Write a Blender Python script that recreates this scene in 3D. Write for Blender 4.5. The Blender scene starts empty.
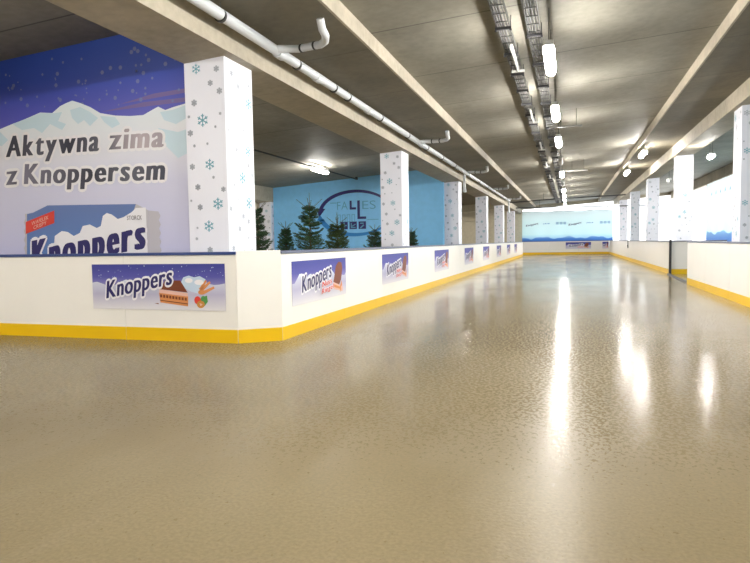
import bpy, math, random
from mathutils import Vector, Matrix
random.seed(7)
S = bpy.context.scene
COL = S.collection
PI = math.pi

# ---------------------------------------------------------------- camera
CH = 1.073                                    # eye height (m)
FPX = 625.0
def vray(px, py): return Vector((px - 375.0, 281.5 - py, -FPX))
aY = vray(569, 240).normalized()
aZ = aY.cross(vray(-1750, 276.9).normalized()).normalized()
if aZ.y < 0: aZ = -aZ
aX = aY.cross(aZ)
cam_d = bpy.data.cameras.new('camera'); cam = bpy.data.objects.new('camera', cam_d); COL.objects.link(cam)
cam_d.sensor_width = 36.0; cam_d.lens = 36.0 * FPX / 750.0; cam_d.clip_start = 0.05; cam_d.clip_end = 300
cam.matrix_world = Matrix.Translation((0, 0, CH)) @ Matrix((aX, aY, aZ)).to_4x4()
S.camera = cam

# ---------------------------------------------------------------- daylight, exposure
W = bpy.data.worlds.new('overcast_sky'); S.world = W; W.use_nodes = True
wb = W.node_tree.nodes['Background']; wb.inputs[0].default_value = (0.93, 0.97, 1.0, 1); wb.inputs[1].default_value = 1.0
S.view_settings.view_transform = 'Standard'; S.view_settings.look = 'None'
S.view_settings.gamma = 1.0; S.view_settings.use_curve_mapping = False
S.view_settings.exposure = 1.8
LAMP_POWER = 62.0

# ---------------------------------------------------------------- materials
def mat(name, col, rough=0.6, metal=0.0, spec=0.5, noise=0.0, nscale=6.0, bump=0.0, bscale=40.0):
    m = bpy.data.materials.new(name); m.use_nodes = True
    nt = m.node_tree; b = nt.nodes['Principled BSDF']
    b.inputs['Base Color'].default_value = (*col, 1); b.inputs['Roughness'].default_value = rough
    b.inputs['Metallic'].default_value = metal; b.inputs['Specular IOR Level'].default_value = spec
    tc = nt.nodes.new('ShaderNodeTexCoord')
    if noise > 0:
        n = nt.nodes.new('ShaderNodeTexNoise'); n.inputs['Scale'].default_value = nscale; n.inputs['Detail'].default_value = 5
        nt.links.new(tc.outputs['Object'], n.inputs['Vector'])
        r = nt.nodes.new('ShaderNodeValToRGB')
        r.color_ramp.elements[0].position = 0.3; r.color_ramp.elements[1].position = 0.7
        r.color_ramp.elements[0].color = (*[c * (1 - noise) for c in col], 1)
        r.color_ramp.elements[1].color = (*[min(1, c * (1 + noise)) for c in col], 1)
        nt.links.new(n.outputs['Fac'], r.inputs['Fac']); nt.links.new(r.outputs['Color'], b.inputs['Base Color'])
    if bump > 0:
        n2 = nt.nodes.new('ShaderNodeTexNoise'); n2.inputs['Scale'].default_value = bscale
        nt.links.new(tc.outputs['Object'], n2.inputs['Vector'])
        bp = nt.nodes.new('ShaderNodeBump'); bp.inputs['Strength'].default_value = bump; bp.inputs['Distance'].default_value = 0.01
        nt.links.new(n2.outputs['Fac'], bp.inputs['Height']); nt.links.new(bp.outputs['Normal'], b.inputs['Normal'])
    return m

def ramp_mat(name, stops, axis='Z', rough=0.5, coord='Generated', noise=0.0, nscale=3.0):
    """printed artwork: colours run along one axis of the sheet"""
    m = bpy.data.materials.new(name); m.use_nodes = True
    nt = m.node_tree; b = nt.nodes['Principled BSDF']; b.inputs['Roughness'].default_value = rough
    tc = nt.nodes.new('ShaderNodeTexCoord'); sp = nt.nodes.new('ShaderNodeSeparateXYZ')
    nt.links.new(tc.outputs[coord], sp.inputs[0])
    r = nt.nodes.new('ShaderNodeValToRGB'); cr = r.color_ramp
    while len(cr.elements) < len(stops): cr.elements.new(0.5)
    for e, (p, c) in zip(cr.elements, stops): e.position = p; e.color = (*c, 1)
    src = sp.outputs[axis]
    if noise > 0:
        n = nt.nodes.new('ShaderNodeTexNoise'); n.inputs['Scale'].default_value = nscale
        nt.links.new(tc.outputs['Object'], n.inputs['Vector'])
        ma = nt.nodes.new('ShaderNodeMath'); ma.operation = 'MULTIPLY_ADD'; ma.inputs[1].default_value = noise
        nt.links.new(n.outputs['Fac'], ma.inputs[0]); nt.links.new(src, ma.inputs[2]); src = ma.outputs[0]
    nt.links.new(src, r.inputs['Fac']); nt.links.new(r.outputs['Color'], b.inputs['Base Color'])
    return m

def concrete(name, col, seam_period=0.0, seam_shift=0.0, seam_axis='Y', dark=0.55):
    m = bpy.data.materials.new(name); m.use_nodes = True
    nt = m.node_tree; b = nt.nodes['Principled BSDF']; b.inputs['Roughness'].default_value = 0.62
    b.inputs['Specular IOR Level'].default_value = 0.35
    tc = nt.nodes.new('ShaderNodeTexCoord'); L = nt.links.new
    n1 = nt.nodes.new('ShaderNodeTexNoise'); n1.inputs['Scale'].default_value = 0.7; n1.inputs['Detail'].default_value = 6; n1.inputs['Roughness'].default_value = 0.65
    n2 = nt.nodes.new('ShaderNodeTexNoise'); n2.inputs['Scale'].default_value = 9; n2.inputs['Detail'].default_value = 8
    L(tc.outputs['Object'], n1.inputs['Vector']); L(tc.outputs['Object'], n2.inputs['Vector'])
    mx = nt.nodes.new('ShaderNodeMath'); mx.operation = 'MULTIPLY_ADD'; mx.inputs[1].default_value = 0.45
    L(n2.outputs['Fac'], mx.inputs[0]); L(n1.outputs['Fac'], mx.inputs[2])
    r = nt.nodes.new('ShaderNodeValToRGB'); r.color_ramp.elements[0].position = 0.48; r.color_ramp.elements[1].position = 0.98
    r.color_ramp.elements[0].color = (*[c * 0.72 for c in col], 1); r.color_ramp.elements[1].color = (*[c * 1.2 for c in col], 1)
    L(mx.outputs[0], r.inputs['Fac'])
    out = r.outputs['Color']
    if seam_period:
        sp = nt.nodes.new('ShaderNodeSeparateXYZ'); L(tc.outputs['Object'], sp.inputs[0])
        def M(op, a, bv=None, c=None):
            q = nt.nodes.new('ShaderNodeMath'); q.operation = op
            for i, v in enumerate((a, bv, c)):
                if v is None: continue
                if isinstance(v, (int, float)): q.inputs[i].default_value = v
                else: L(v, q.inputs[i])
            return q.outputs[0]
        t = M('ADD', sp.outputs[seam_axis], -seam_shift); t = M('DIVIDE', t, seam_period)
        # panels differ a little in tone, joint lines are darker
        wn = nt.nodes.new('ShaderNodeTexWhiteNoise'); wn.noise_dimensions = '1D'; L(M('FLOOR', t), wn.inputs['W'])
        tone = M('MULTIPLY_ADD', wn.outputs['Value'], 0.22, 0.89)
        fr = M('FRACT', t); dd = M('MINIMUM', fr, M('SUBTRACT', 1.0, fr)); ln = M('LESS_THAN', dd, 0.014 / seam_period)
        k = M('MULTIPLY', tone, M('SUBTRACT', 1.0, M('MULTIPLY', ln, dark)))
        vm = nt.nodes.new('ShaderNodeVectorMath'); vm.operation = 'SCALE'; L(out, vm.inputs[0]); L(k, vm.inputs['Scale']); out = vm.outputs[0]
    L(out, b.inputs['Base Color'])
    bp = nt.nodes.new('ShaderNodeBump'); bp.inputs['Strength'].default_value = 0.25; bp.inputs['Distance'].default_value = 0.01
    L(n2.outputs['Fac'], bp.inputs['Height']); L(bp.outputs['Normal'], b.inputs['Normal'])
    return m

def floor_mat():
    m = bpy.data.materials.new('wet_beige_rink_floor'); m.use_nodes = True
    nt = m.node_tree; b = nt.nodes['Principled BSDF']; L = nt.links.new
    tc = nt.nodes.new('ShaderNodeTexCoord')
    def noise(scale, detail=4, stretch=None, rough=0.55):
        n = nt.nodes.new('ShaderNodeTexNoise'); n.inputs['Scale'].default_value = scale; n.inputs['Detail'].default_value = detail; n.inputs['Roughness'].default_value = rough
        if stretch:
            mp = nt.nodes.new('ShaderNodeMapping'); mp.inputs['Scale'].default_value = stretch[:3]; mp.inputs['Rotation'].default_value = (0, 0, stretch[3])
            L(tc.outputs['Object'], mp.inputs[0]); L(mp.outputs[0], n.inputs['Vector'])
        else: L(tc.outputs['Object'], n.inputs['Vector'])
        return n.outputs['Fac']
    def ramp(src, p0, c0, p1, c1):
        r = nt.nodes.new('ShaderNodeValToRGB'); e = r.color_ramp.elements
        e[0].position = p0; e[1].position = p1; e[0].color = (*c0, 1); e[1].color = (*c1, 1); L(src, r.inputs['Fac']); return r.outputs['Color']
    big = noise(0.45, 5, (1, 0.55, 1, 0.35))
    c = ramp(big, 0.33, (0.172, 0.136, 0.074), 0.70, (0.235, 0.190, 0.110))
    sm = ramp(noise(1.1, 6, (1.0, 0.28, 1, 0.9), 0.7), 0.50, (0, 0, 0), 0.66, (1, 1, 1))
    m0 = nt.nodes.new('ShaderNodeMix'); m0.data_type = 'RGBA'; m0.blend_type = 'MIX'
    ms = nt.nodes.new('ShaderNodeMath'); ms.operation = 'MULTIPLY'; ms.inputs[1].default_value = 0.30; L(sm, ms.inputs[0]); L(ms.outputs[0], m0.inputs[0])
    L(c, m0.inputs[6]); m0.inputs[7].default_value = (0.30, 0.262, 0.19, 1); c = m0.outputs[2]
    sp = ramp(noise(60, 3), 0.38, (0.86, 0.86, 0.86), 0.62, (1.06, 1.06, 1.06))
    mx = nt.nodes.new('ShaderNodeMix'); mx.data_type = 'RGBA'; mx.blend_type = 'MULTIPLY'; mx.inputs[0].default_value = 0.8
    L(c, mx.inputs[6]); L(sp, mx.inputs[7]); L(mx.outputs[2], b.inputs['Base Color'])
    ro = ramp(noise(0.8, 5, (1, 0.4, 1, -0.25)), 0.35, (0.07,) * 3, 0.68, (0.16,) * 3)
    # wet film further out, drier with scattered droplets near the viewer
    def M2(op, a, bv=None, c=None, clamp=False):
        q = nt.nodes.new('ShaderNodeMath'); q.operation = op; q.use_clamp = clamp
        for i, v in enumerate((a, bv, c)):
            if v is None: continue
            if isinstance(v, (int, float)): q.inputs[i].default_value = v
            else: L(v, q.inputs[i])
        return q.outputs[0]
    sy = nt.nodes.new('ShaderNodeSeparateXYZ'); L(tc.outputs['Object'], sy.inputs[0])
    yv = M2('ADD', sy.outputs['Y'], M2('MULTIPLY_ADD', noise(0.8, 3), 3.0, -1.5))
    thr = M2('MINIMUM', M2('MULTIPLY_ADD', yv, 0.14, -0.03), M2('MULTIPLY_ADD', yv, 0.010, 0.455))
    thr = M2('MAXIMUM', thr, 0.34)
    pat = noise(42, 4, (1.0, 0.7, 1, 0.4), 0.65)
    wet = M2('MULTIPLY_ADD', M2('SUBTRACT', thr, pat), 30.0, 0.5, clamp=True)
    dry = M2('MULTIPLY_ADD', noise(1.4, 4, (1, .4, 1, .3)), 0.12, 0.27)
    rr = nt.nodes.new('ShaderNodeMix'); rr.data_type = 'FLOAT'; L(wet, rr.inputs[0]); L(dry, rr.inputs[2]); L(ro, rr.inputs[3])
    L(rr.outputs[0], b.inputs['Roughness']); b.inputs['IOR'].default_value = 1.16
    f1 = noise(55, 3); f2 = noise(2.2, 3, (1.6, 0.5, 1, 0.3)); f3 = noise(9, 2)
    def bump(src, dist, prev=None, st=1.0):
        bp = nt.nodes.new('ShaderNodeBump'); bp.inputs['Strength'].default_value = st; bp.inputs['Distance'].default_value = dist
        L(src, bp.inputs['Height'])
        if prev: L(prev, bp.inputs['Normal'])
        return bp.outputs['Normal']
    n = bump(f2, 0.0016); n = bump(f3, 0.0008, n); n = bump(f1, 0.0008, n)
    L(n, b.inputs['Normal'])
    return m

def emis(name, col, s):
    m = bpy.data.materials.new(name); m.use_nodes = True; nt = m.node_tree
    nt.nodes.remove(nt.nodes['Principled BSDF']); e = nt.nodes.new('ShaderNodeEmission')
    e.inputs[0].default_value = (*col, 1); e.inputs[1].default_value = s
    nt.links.new(e.outputs[0], nt.nodes['Material Output'].inputs[0]); return m

def sheer(name, stops, axis='Z'):
    """thin banner mesh that daylight shines through"""
    m = ramp_mat(name, stops, axis); nt = m.node_tree
    b = nt.nodes['Principled BSDF']; out = nt.nodes['Material Output']
    src = b.inputs['Base Color'].links[0].from_socket
    tr = nt.nodes.new('ShaderNodeBsdfTranslucent'); nt.links.new(src, tr.inputs[0])
    mx = nt.nodes.new('ShaderNodeMixShader'); mx.inputs[0].default_value = 0.30
    nt.links.new(b.outputs[0], mx.inputs[1]); nt.links.new(tr.outputs[0], mx.inputs[2]); nt.links.new(mx.outputs[0], out.inputs[0])
    return m

M = dict(
    floor=floor_mat(),
    ceil=concrete('board_marked_concrete', (0.25, 0.236, 0.195), 2.37, 12.95),
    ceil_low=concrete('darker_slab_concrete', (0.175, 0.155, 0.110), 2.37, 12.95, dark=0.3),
    beam=concrete('beam_concrete', (0.44, 0.39, 0.30)),
    cream=mat('cream_plaster', (0.66, 0.60, 0.46), 0.8, noise=0.06),
    back=mat('grey_plaster', (0.5, 0.47, 0.4), 0.8, noise=0.08),
    blue=mat('sky_blue_paint', (0.20, 0.52, 0.86), 0.55, noise=0.04),
    board=mat('white_board_plastic', (0.93, 0.905, 0.86), 0.28, noise=0.015, nscale=2),
    yellow=mat('yellow_kick_plastic', (0.90, 0.56, 0.003), 0.35),
    rail=mat('navy_rail_plastic', (0.035, 0.065, 0.22), 0.35),
    rail_grey=mat('slate_rail_plastic', (0.12, 0.14, 0.22), 0.35),
    wrap=mat('white_column_wrap', (0.82, 0.83, 0.92), 0.45),
    flake_blue=mat('teal_flake_ink', (0.16, 0.42, 0.52), 0.5),
    flake_grey=mat('grey_flake_ink', (0.42, 0.45, 0.52), 0.5),
    pvc=mat('grey_pvc', (0.62, 0.64, 0.66), 0.35),
    pvc_dark=mat('dull_grey_paint', (0.22, 0.22, 0.21), 0.5),
    rubber=mat('black_rubber', (0.03, 0.03, 0.03), 0.6),
    galv=mat('galvanised_steel', (0.09, 0.09, 0.086), 0.45, 0.4, noise=0.15, nscale=20),
    cable=mat('grey_cable', (0.10, 0.098, 0.095), 0.6),
    dark=mat('dark_steel', (0.06, 0.06, 0.065), 0.5, 0.4),
    lamp_body=mat('lamp_housing', (0.6, 0.6, 0.58), 0.5),
    lamp=emis('lit_diffuser', (1.0, 0.965, 0.92), LAMP_POWER),
    lamp_off=mat('unlit_diffuser', (0.5, 0.5, 0.48), 0.3),
    bark=mat('bark', (0.12, 0.08, 0.05), 0.9),
    needle=mat('fir_needles', (0.030, 0.075, 0.028), 0.6, noise=0.5, nscale=5),
    needle2=mat('yellow_green_needles', (0.050, 0.085, 0.022), 0.6, noise=0.5, nscale=5),
    navy=mat('navy_ink', (0.018, 0.014, 0.13), 0.45),
    white=mat('white_ink', (0.86, 0.85, 0.90), 0.45),
    red=mat('red_ink', (0.72, 0.05, 0.035), 0.45),
    choc=mat('chocolate_ink', (0.20, 0.045, 0.015), 0.45),
    pink=mat('pink_cream_ink', (0.80, 0.50, 0.42), 0.45),
    wafer=mat('wafer_orange_ink', (0.72, 0.28, 0.09), 0.45),
    nut=mat('hazelnut_ink', (0.60, 0.26, 0.05), 0.45),
    leaf=mat('leaf_green_ink', (0.08, 0.30, 0.08), 0.45),
    milk=mat('milk_blue_ink', (0.55, 0.68, 0.84), 0.45),
    ice=mat('pale_teal_ink', (0.60, 0.76, 0.86), 0.5),
    snow=ramp_mat('snow_ink', [(0, (0.50, 0.48, 0.62)), (0.55, (0.58, 0.58, 0.70)), (1, (0.66, 0.74, 0.80))]),
    skyblue=mat('bright_blue_ink', (0.02, 0.20, 0.55), 0.5),
    packblue=ramp_mat('pack_blue_ink', [(0, (0.10, 0.25, 0.60)), (1, (0.12, 0.19, 0.44))]),
    foil=mat('silver_foil_ink', (0.52, 0.50, 0.56), 0.4),
    fineprint=mat('grey_print_ink', (0.20, 0.18, 0.20), 0.5),
    faint=mat('faint_blue_ink', (0.09, 0.30, 0.48), 0.5),
)

# ---------------------------------------------------------------- mesh tools
class MB:
    def __init__(s): s.v = []; s.f = []; s.mi = []; s.cur = 0; s.sm = []
    def add(s, vs, fs, smooth=False):
        o = len(s.v); s.v += [tuple(v) for v in vs]; s.f += [tuple(i + o for i in f) for f in fs]
        s.mi += [s.cur] * len(fs); s.sm += [smooth] * len(fs); return s
    def box(s, x0, y0, z0, x1, y1, z1, shear=None):
        vs = [(x, y, z) for z in (z0, z1) for y in (y0, y1) for x in (x0, x1)]
        if shear: vs = [(x, y, z + shear(x)) for x, y, z in vs]
        return s.add(vs, [(0, 2, 3, 1), (4, 5, 7, 6), (0, 1, 5, 4), (2, 6, 7, 3), (1, 3, 7, 5), (0, 4, 6, 2)])
    def bevbox(s, x0, y0, z0, x1, y1, z1, b):
        """box with chamfered long edges on top"""
        pr = [(y0, z0), (y1, z0), (y1, z1 - b), (y1 - b, z1), (y0 + b, z1), (y0, z1 - b)]
        n = len(pr); vs = [(x, y, z) for x in (x0, x1) for y, z in pr]
        return s.add(vs, [tuple(range(n)), tuple(range(2 * n - 1, n - 1, -1))] + [(i, i + n, (i + 1) % n + n, (i + 1) % n) for i in range(n)])
    def tube(s, pts, r, n=12, cap=True):
        pts = [Vector(p) for p in pts]; rr = r if isinstance(r, (list, tuple)) else [r] * len(pts)
        rings = []; up = None
        for i, p in enumerate(pts):
            t = ((pts[min(i + 1, len(pts) - 1)] - p).normalized() + (p - pts[max(i - 1, 0)]).normalized()).normalized()
            if up is None: up = Vector((0, 0, 1)) if abs(t.z) < 0.9 else Vector((1, 0, 0))
            a = t.cross(up).normalized(); up = a.cross(t).normalized()
            rings.append([p + (a * math.cos(2 * PI * k / n) + up * math.sin(2 * PI * k / n)) * rr[i] for k in range(n)])
        vs = [v for R in rings for v in R]; fs = []
        for i in range(len(rings) - 1):
            for k in range(n): fs.append((i * n + k, i * n + (k + 1) % n, (i + 1) * n + (k + 1) % n, (i + 1) * n + k))
        s.add(vs, fs, True)
        if cap: s.add(rings[0], [tuple(range(n))[::-1]]); s.add(rings[-1], [tuple(range(n))])
        return s
    def poly(s, pts2, d=0.0):
        """flat printed shape in the sheet plane: local x, z; d = how far it stands off the sheet towards the viewer (-y)"""
        return s.add([(x, -d, z) for x, z in pts2], [tuple(range(len(pts2)))])
    def build(s, name, mats, parent=None, loc=None):
        me = bpy.data.meshes.new(name); me.from_pydata(s.v, [], s.f)
        for m in (mats if isinstance(mats, (list, tuple)) else [mats]): me.materials.append(m)
        me.polygons.foreach_set('material_index', s.mi); me.polygons.foreach_set('use_smooth', s.sm); me.update()
        o = bpy.data.objects.new(name, me); COL.objects.link(o)
        if parent: o.parent = parent
        if loc: o.location = loc
        return o
    def base(s):
        """move the vertices so the local origin sits at the base centre; returns that point"""
        xs, ys, zs = zip(*s.v); c = ((min(xs) + max(xs)) / 2, (min(ys) + max(ys)) / 2, min(zs))
        s.v = [(x - c[0], y - c[1], z - c[2]) for x, y, z in s.v]; return c

def tag(o, label, cat, group=None, kind=None):
    if label: o['label'] = label
    if cat: o['category'] = cat
    if group: o['group'] = group
    if kind: o['kind'] = kind
    return o
def thing(name, label, cat, loc=(0, 0, 0), rz=0.0, group=None):
    o = bpy.data.objects.new(name, None); COL.objects.link(o); o.location = loc; o.rotation_euler = (0, 0, rz); o.empty_display_size = 0.2
    return tag(o, label, cat, group)
def single(name, mb, m, label, cat, group=None):
    c = mb.base(); return tag(mb.build(name, m, None, c), label, cat, group)
def struct(name, mb, m, label, cat='structure'):
    return tag(mb.build(name, m), label, cat, kind='structure')
def dup(root, loc, rz, label, group=None):
    def cp(o, par):
        c = o.copy(); COL.objects.link(c)
        if par: c.parent = par
        for ch in list(o.children): cp(ch, c)
        return c
    c = cp(root, None); c.location = loc; c.rotation_euler = (0, 0, rz); c['label'] = label
    if group: c['group'] = group
    return c
ORD = ['first', 'second', 'third', 'fourth', 'fifth', 'sixth', 'seventh', 'eighth', 'ninth', 'tenth', 'eleventh', 'twelfth', 'thirteenth',
       'fourteenth', 'fifteenth', 'sixteenth', 'seventeenth', 'eighteenth', 'nineteenth', 'twentieth', 'twenty-first', 'twenty-second']

def glyph(ch, bold):
    cu = bpy.data.curves.new('t', 'FONT'); cu.body = ch; cu.offset = bold; cu.resolution_u = 4; cu.fill_mode = 'FRONT'
    o = bpy.data.objects.new('t', cu); me = bpy.data.meshes.new_from_object(o)
    v = [(p.co.x, p.co.y) for p in me.vertices]; f = [tuple(p.vertices) for p in me.polygons]
    bpy.data.meshes.remove(me); bpy.data.objects.remove(o); bpy.data.curves.remove(cu); return v, f
def lettering(parent, txt, x0, z0, width, cap, slope=0.0, slant=0.14, bold=0.035, outline=0.0, m=None, om=None, d=0.003, name='lettering', gap=0.075):
    """printed word: (x0, z0) baseline start in the sheet plane, cap = capital height; letters are set one by one"""
    pen = 0.0; G = []
    for ch in txt:
        if ch == ' ': pen += 0.3; continue
        v, f = glyph(ch, 0.004 if bold > 0 else bold); lo = min(p[0] for p in v); G.append((pen - lo, v, f)); pen += max(p[0] for p in v) - lo + gap + 2 * max(bold, 0)
    sx = width / (pen - gap); sz = cap / 0.73
    def mk(items, dd, nm, mm, offs):
        mb = MB()
        for i, (sh_x, v, f) in enumerate(items):
            for q, (ox, oy) in enumerate(offs):      # the stroke is thickened by overlapping thin copies, each a hair above the last
                mb.add([(x0 + (x + ox + sh_x) * sx + (y + oy) * sz * slant, -dd - 0.00007 * (q + 14 * (i % 2)), z0 + (y + oy) * sz + ((x + ox + sh_x) * sx + (y + oy) * sz * slant) * slope) for x, y in v], f)
        mb.build(nm, mm, parent)
    if outline > 0:
        R_ = outline / 1.0
        mk(G, d, name + '_outline', om or M['white'], [((bold + R_) * math.cos(a * PI / 6), R_ * math.sin(a * PI / 6)) for a in range(12)] + [(0, 0)])
    mk(G, d + 0.0025, name, m or M['navy'], [(-bold, 0), (-bold / 2, 0), (0, 0), (bold / 2, 0), (bold, 0)] if bold > 0 else [(0, 0)])
def disc(cx, cz, rx, rz, n=20, a0=0): return [(cx + rx * math.cos(a0 + 2 * PI * i / n), cz + rz * math.sin(a0 + 2 * PI * i / n)) for i in range(n)]

# ---------------------------------------------------------------- the shell of the parking deck
TILT = 0.07                                           # the deck drains sideways: everything overhead rises to the right
def zc(x, off=0.0): return 3.60 + off + TILT * (x + 3.8)
sh = lambda x: TILT * (x + 3.8)
Y0, Y1 = -8.0, 52.0
struct('floor', MB().box(-11.6, Y0 - 0.2, -0.2, 8.0, 58, 0), M['floor'], 'wet beige glossy floor of the rink')
XL, XR = -2.58, 2.16
struct('ceiling', MB().box(XL, Y0, 3.80, XR, Y1, 4.05, sh), M['ceil'], 'raised middle strip of concrete ceiling with formwork joints')
def low(x0, x1, n):
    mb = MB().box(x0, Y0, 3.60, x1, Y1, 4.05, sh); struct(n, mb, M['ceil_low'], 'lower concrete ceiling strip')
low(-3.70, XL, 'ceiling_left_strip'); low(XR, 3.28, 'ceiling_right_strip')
for n, x0, x1, lab in (('trim_1', XL - 0.004, XL + 0.03, 'pale concrete upstand along left edge of raised ceiling'), ('trim_2', XR - 0.03, XR + 0.004, 'pale concrete upstand along right edge of raised ceiling')):
    struct(n, MB().box(x0, Y0, 3.597, x1, Y1, 3.81, sh), M['beam'], lab)
struct('trim_3', MB().box(-4.33, Y0, 3.25, -3.68, Y1, 4.0, sh), M['beam'], 'long concrete beam over the left columns')
struct('trim_4', MB().box(3.26, Y0, 3.255, 3.88, Y1, 4.0, sh), M['beam'], 'long concrete beam over the right columns')
struct('ceiling_left_bay', MB().box(-11.6, Y0, 3.78, -4.24, Y1, 4.05, sh), M['ceil'], 'concrete ceiling of the left bay')
struct('ceiling_right_bay', MB().box(3.87, Y0, 3.78, 7.6, Y1, 4.05, sh), M['ceil'], 'concrete ceiling of the right bay')
struct('trim_5', MB().box(-11.55, Y0, 3.25, -11.0, Y1, 3.9, sh), M['beam'], 'concrete beam at the far side of the left bay')
struct('wall_left', MB().box(-11.8, Y0, 0, -11.6, Y1, 4.2), M['cream'], 'cream side wall of the left bay')
struct('wall_back', MB().box(-11.8, Y0 - 0.2, 0, 8.0, Y0, 5.0), M['back'], 'wall behind the viewer')
struct('wall_mural', MB().box(-11.0, 6.58, 0, -4.30, 6.74, 3.98), M['back'], 'wall carrying the printed winter mural')
struct('wall_blue', MB().box(-11.0, 22.22, 0, -4.30, 22.40, 3.98), M['blue'], 'sky blue wall behind the fir trees')
struct('wall_end', MB().box(-11.8, Y1 - 0.12, 0, -3.60, Y1 + 0.2, 3.8), M['cream'], 'cream end wall of the left bay')
struct('trim_6', MB().box(-11.0, 43.0, 3.3, -4.25, 43.5, 3.95, sh), M['cream'], 'cross beam of the left bay')
struct('trim_7', MB().box(-11.0, 51.5, 2.75, -4.25, 52.0, 3.1), M['cream'], 'ledge on the end wall of the left bay')
struct('wall_right', MB().box(7.4, Y0, 0, 7.55, Y1, 0.55), M['beam'], 'low parapet of the right bay')
struct('trim_8', MB().box(7.3, Y0, 3.25, 7.6, Y1, 4.0, sh), M['beam'], 'concrete lintel above the banners of the right bay')
struct('trim_9', MB().box(-3.6, 51.9, 3.55, 7.6, 52.2, 4.0, sh), M['beam'], 'concrete edge of the deck at the far end')
struct('wall_far', MB().box(-3.6, 51.9, 0, 7.6, 52.1, 0.6), M['beam'], 'low parapet at the far end')

# ---------------------------------------------------------------- snowflake columns
def flake(mb, cx, cz, r, mi, n, w=0.11):
    """six-armed flake in the x-z plane, n = stand-off towards -y"""
    mb.cur = mi
    def bar(ax, az, bx, bz, hw):
        dx, dz = bx - ax, bz - az; l = math.hypot(dx, dz) or 1; px, pz = -dz / l * hw, dx / l * hw
        mb.add([(ax + px, n, az + pz), (ax - px, n, az - pz), (bx - px, n, bz - pz), (bx + px, n, bz + pz)], [(0, 1, 2, 3)])
    for k in range(6):
        a = PI / 2 + k * PI / 3; c, s_ = math.cos(a), math.sin(a)
        bar(cx, cz, cx + c * r, cz + s_ * r, r * w)
        for sd in (-1, 1):
            b = a + sd * 0.9; q = 0.55
            bar(cx + c * r * q, cz + s_ * r * q, cx + c * r * q + math.cos(b) * r * 0.36, cz + s_ * r * q + math.sin(b) * r * 0.36, r * w * 0.75)
def column_mesh(h0, h1, w, dep, seed):
    """wrapped column: x 0..w, y 0..dep, sloping top h0..h1; flakes printed on all four faces"""
    rnd = random.Random(seed); mb = MB()
    mb.add([(0, 0, 0), (w, 0, 0), (w, dep, 0), (0, dep, 0), (0, 0, h0), (w, 0, h1), (w, dep, h1), (0, dep, h0)],
           [(3, 2, 1, 0), (4, 5, 6, 7), (0, 1, 5, 4), (2, 3, 7, 6), (1, 2, 6, 5), (3, 0, 4, 7)])
    for face in range(4):
        wid = w if face % 2 == 0 else dep
        t = MB(); placed = []
        for big in (True, False, None):
            want = {True: 7, False: 12, None: 14}[big]; k = 0; tries = 0
            while k < want and tries < 900:
                tries += 1
                r = {True: rnd.uniform(0.060, 0.078), False: rnd.uniform(0.030, 0.040), None: rnd.uniform(0.014, 0.020)}[big]
                x = rnd.uniform(r + 0.012, wid - r - 0.012); z = rnd.uniform(0.15, min(h0, h1) - r - 0.03)
                if all(math.hypot(x - a, z - b) > r + c + 0.07 for a, b, c in placed):
                    placed.append((x, z, r)); k += 1
                    if big: flake(t, x, z, r, 1 if rnd.random() < 0.75 else 2, -0.002, 0.09)
                    elif big is False: flake(t, x, z, r, 2, -0.002, 0.20)
                    else: flake(t, x, z, r, 2, -0.002, 0.22)
        # rotate the face into place
        def tr(p):
            x, y, z = p
            return [(x, y, z), (w - y, x, z), (w - x, dep - y, z), (y, dep - x, z)][face]
        o = len(mb.v); mb.v += [tr(p) for p in t.v]; mb.f += [tuple(i + o for i in f) for f in t.f]; mb.mi += t.mi; mb.sm += t.sm
    return mb
CM = [M['wrap'], M['flake_blue'], M['flake_grey']]
lab_left = ['tall snowflake-wrapped column nearest the viewer, beside the winter mural', 'snowflake-wrapped column standing in front of the round logo on the blue wall',
            'snowflake-wrapped column at the right end of the blue wall, behind a short hanging pipe', 'snowflake-wrapped column, fourth in the left row counted from the mural',
            'snowflake-wrapped column, fifth in the left row counted from the mural', 'farthest snowflake-wrapped column of the left row, beside the far banner']
first = None
for k in range(6):
    x, y = -4.33, 6.5 + 8 * k
    if first is None:
        first = column_mesh(3.24, 3.277, 0.53, 0.66, 3).build('snowflake_column', CM, None, (x, y, 0)); tag(first, lab_left[0], 'column', 'snowflake columns of the left row')
    else: dup(first, (x, y, 0), 0, lab_left[k], 'snowflake columns of the left row')
lab_right = ['snowflake-wrapped column cut by the right edge of the picture', 'snowflake-wrapped column with a brightly lit front behind the gate opening on the right',
             'snowflake-wrapped column, third in the right row counted from the viewer', 'snowflake-wrapped column, fourth in the right row counted from the viewer',
             'farthest snowflake-wrapped column of the right row']
firstR = None
for k in range(5):
    x, y = 3.37, 14.6 + 8 * k
    if firstR is None:
        firstR = column_mesh(3.757, 3.79, 0.48, 0.66, 11).build('snowflake_column', CM, None, (x, y, 0)); tag(firstR, lab_right[0], 'column', 'snowflake columns of the right row')
    else: dup(firstR, (x, y, 0), 0, lab_right[k], 'snowflake columns of the right row')
tag(column_mesh(2.722, 2.755, 0.48, 0.62, 5).build('snowflake_column', CM, None, (-11.54, 22.1, 0)), 'snowflake-wrapped column at the left end of the blue wall', 'column')

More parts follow.
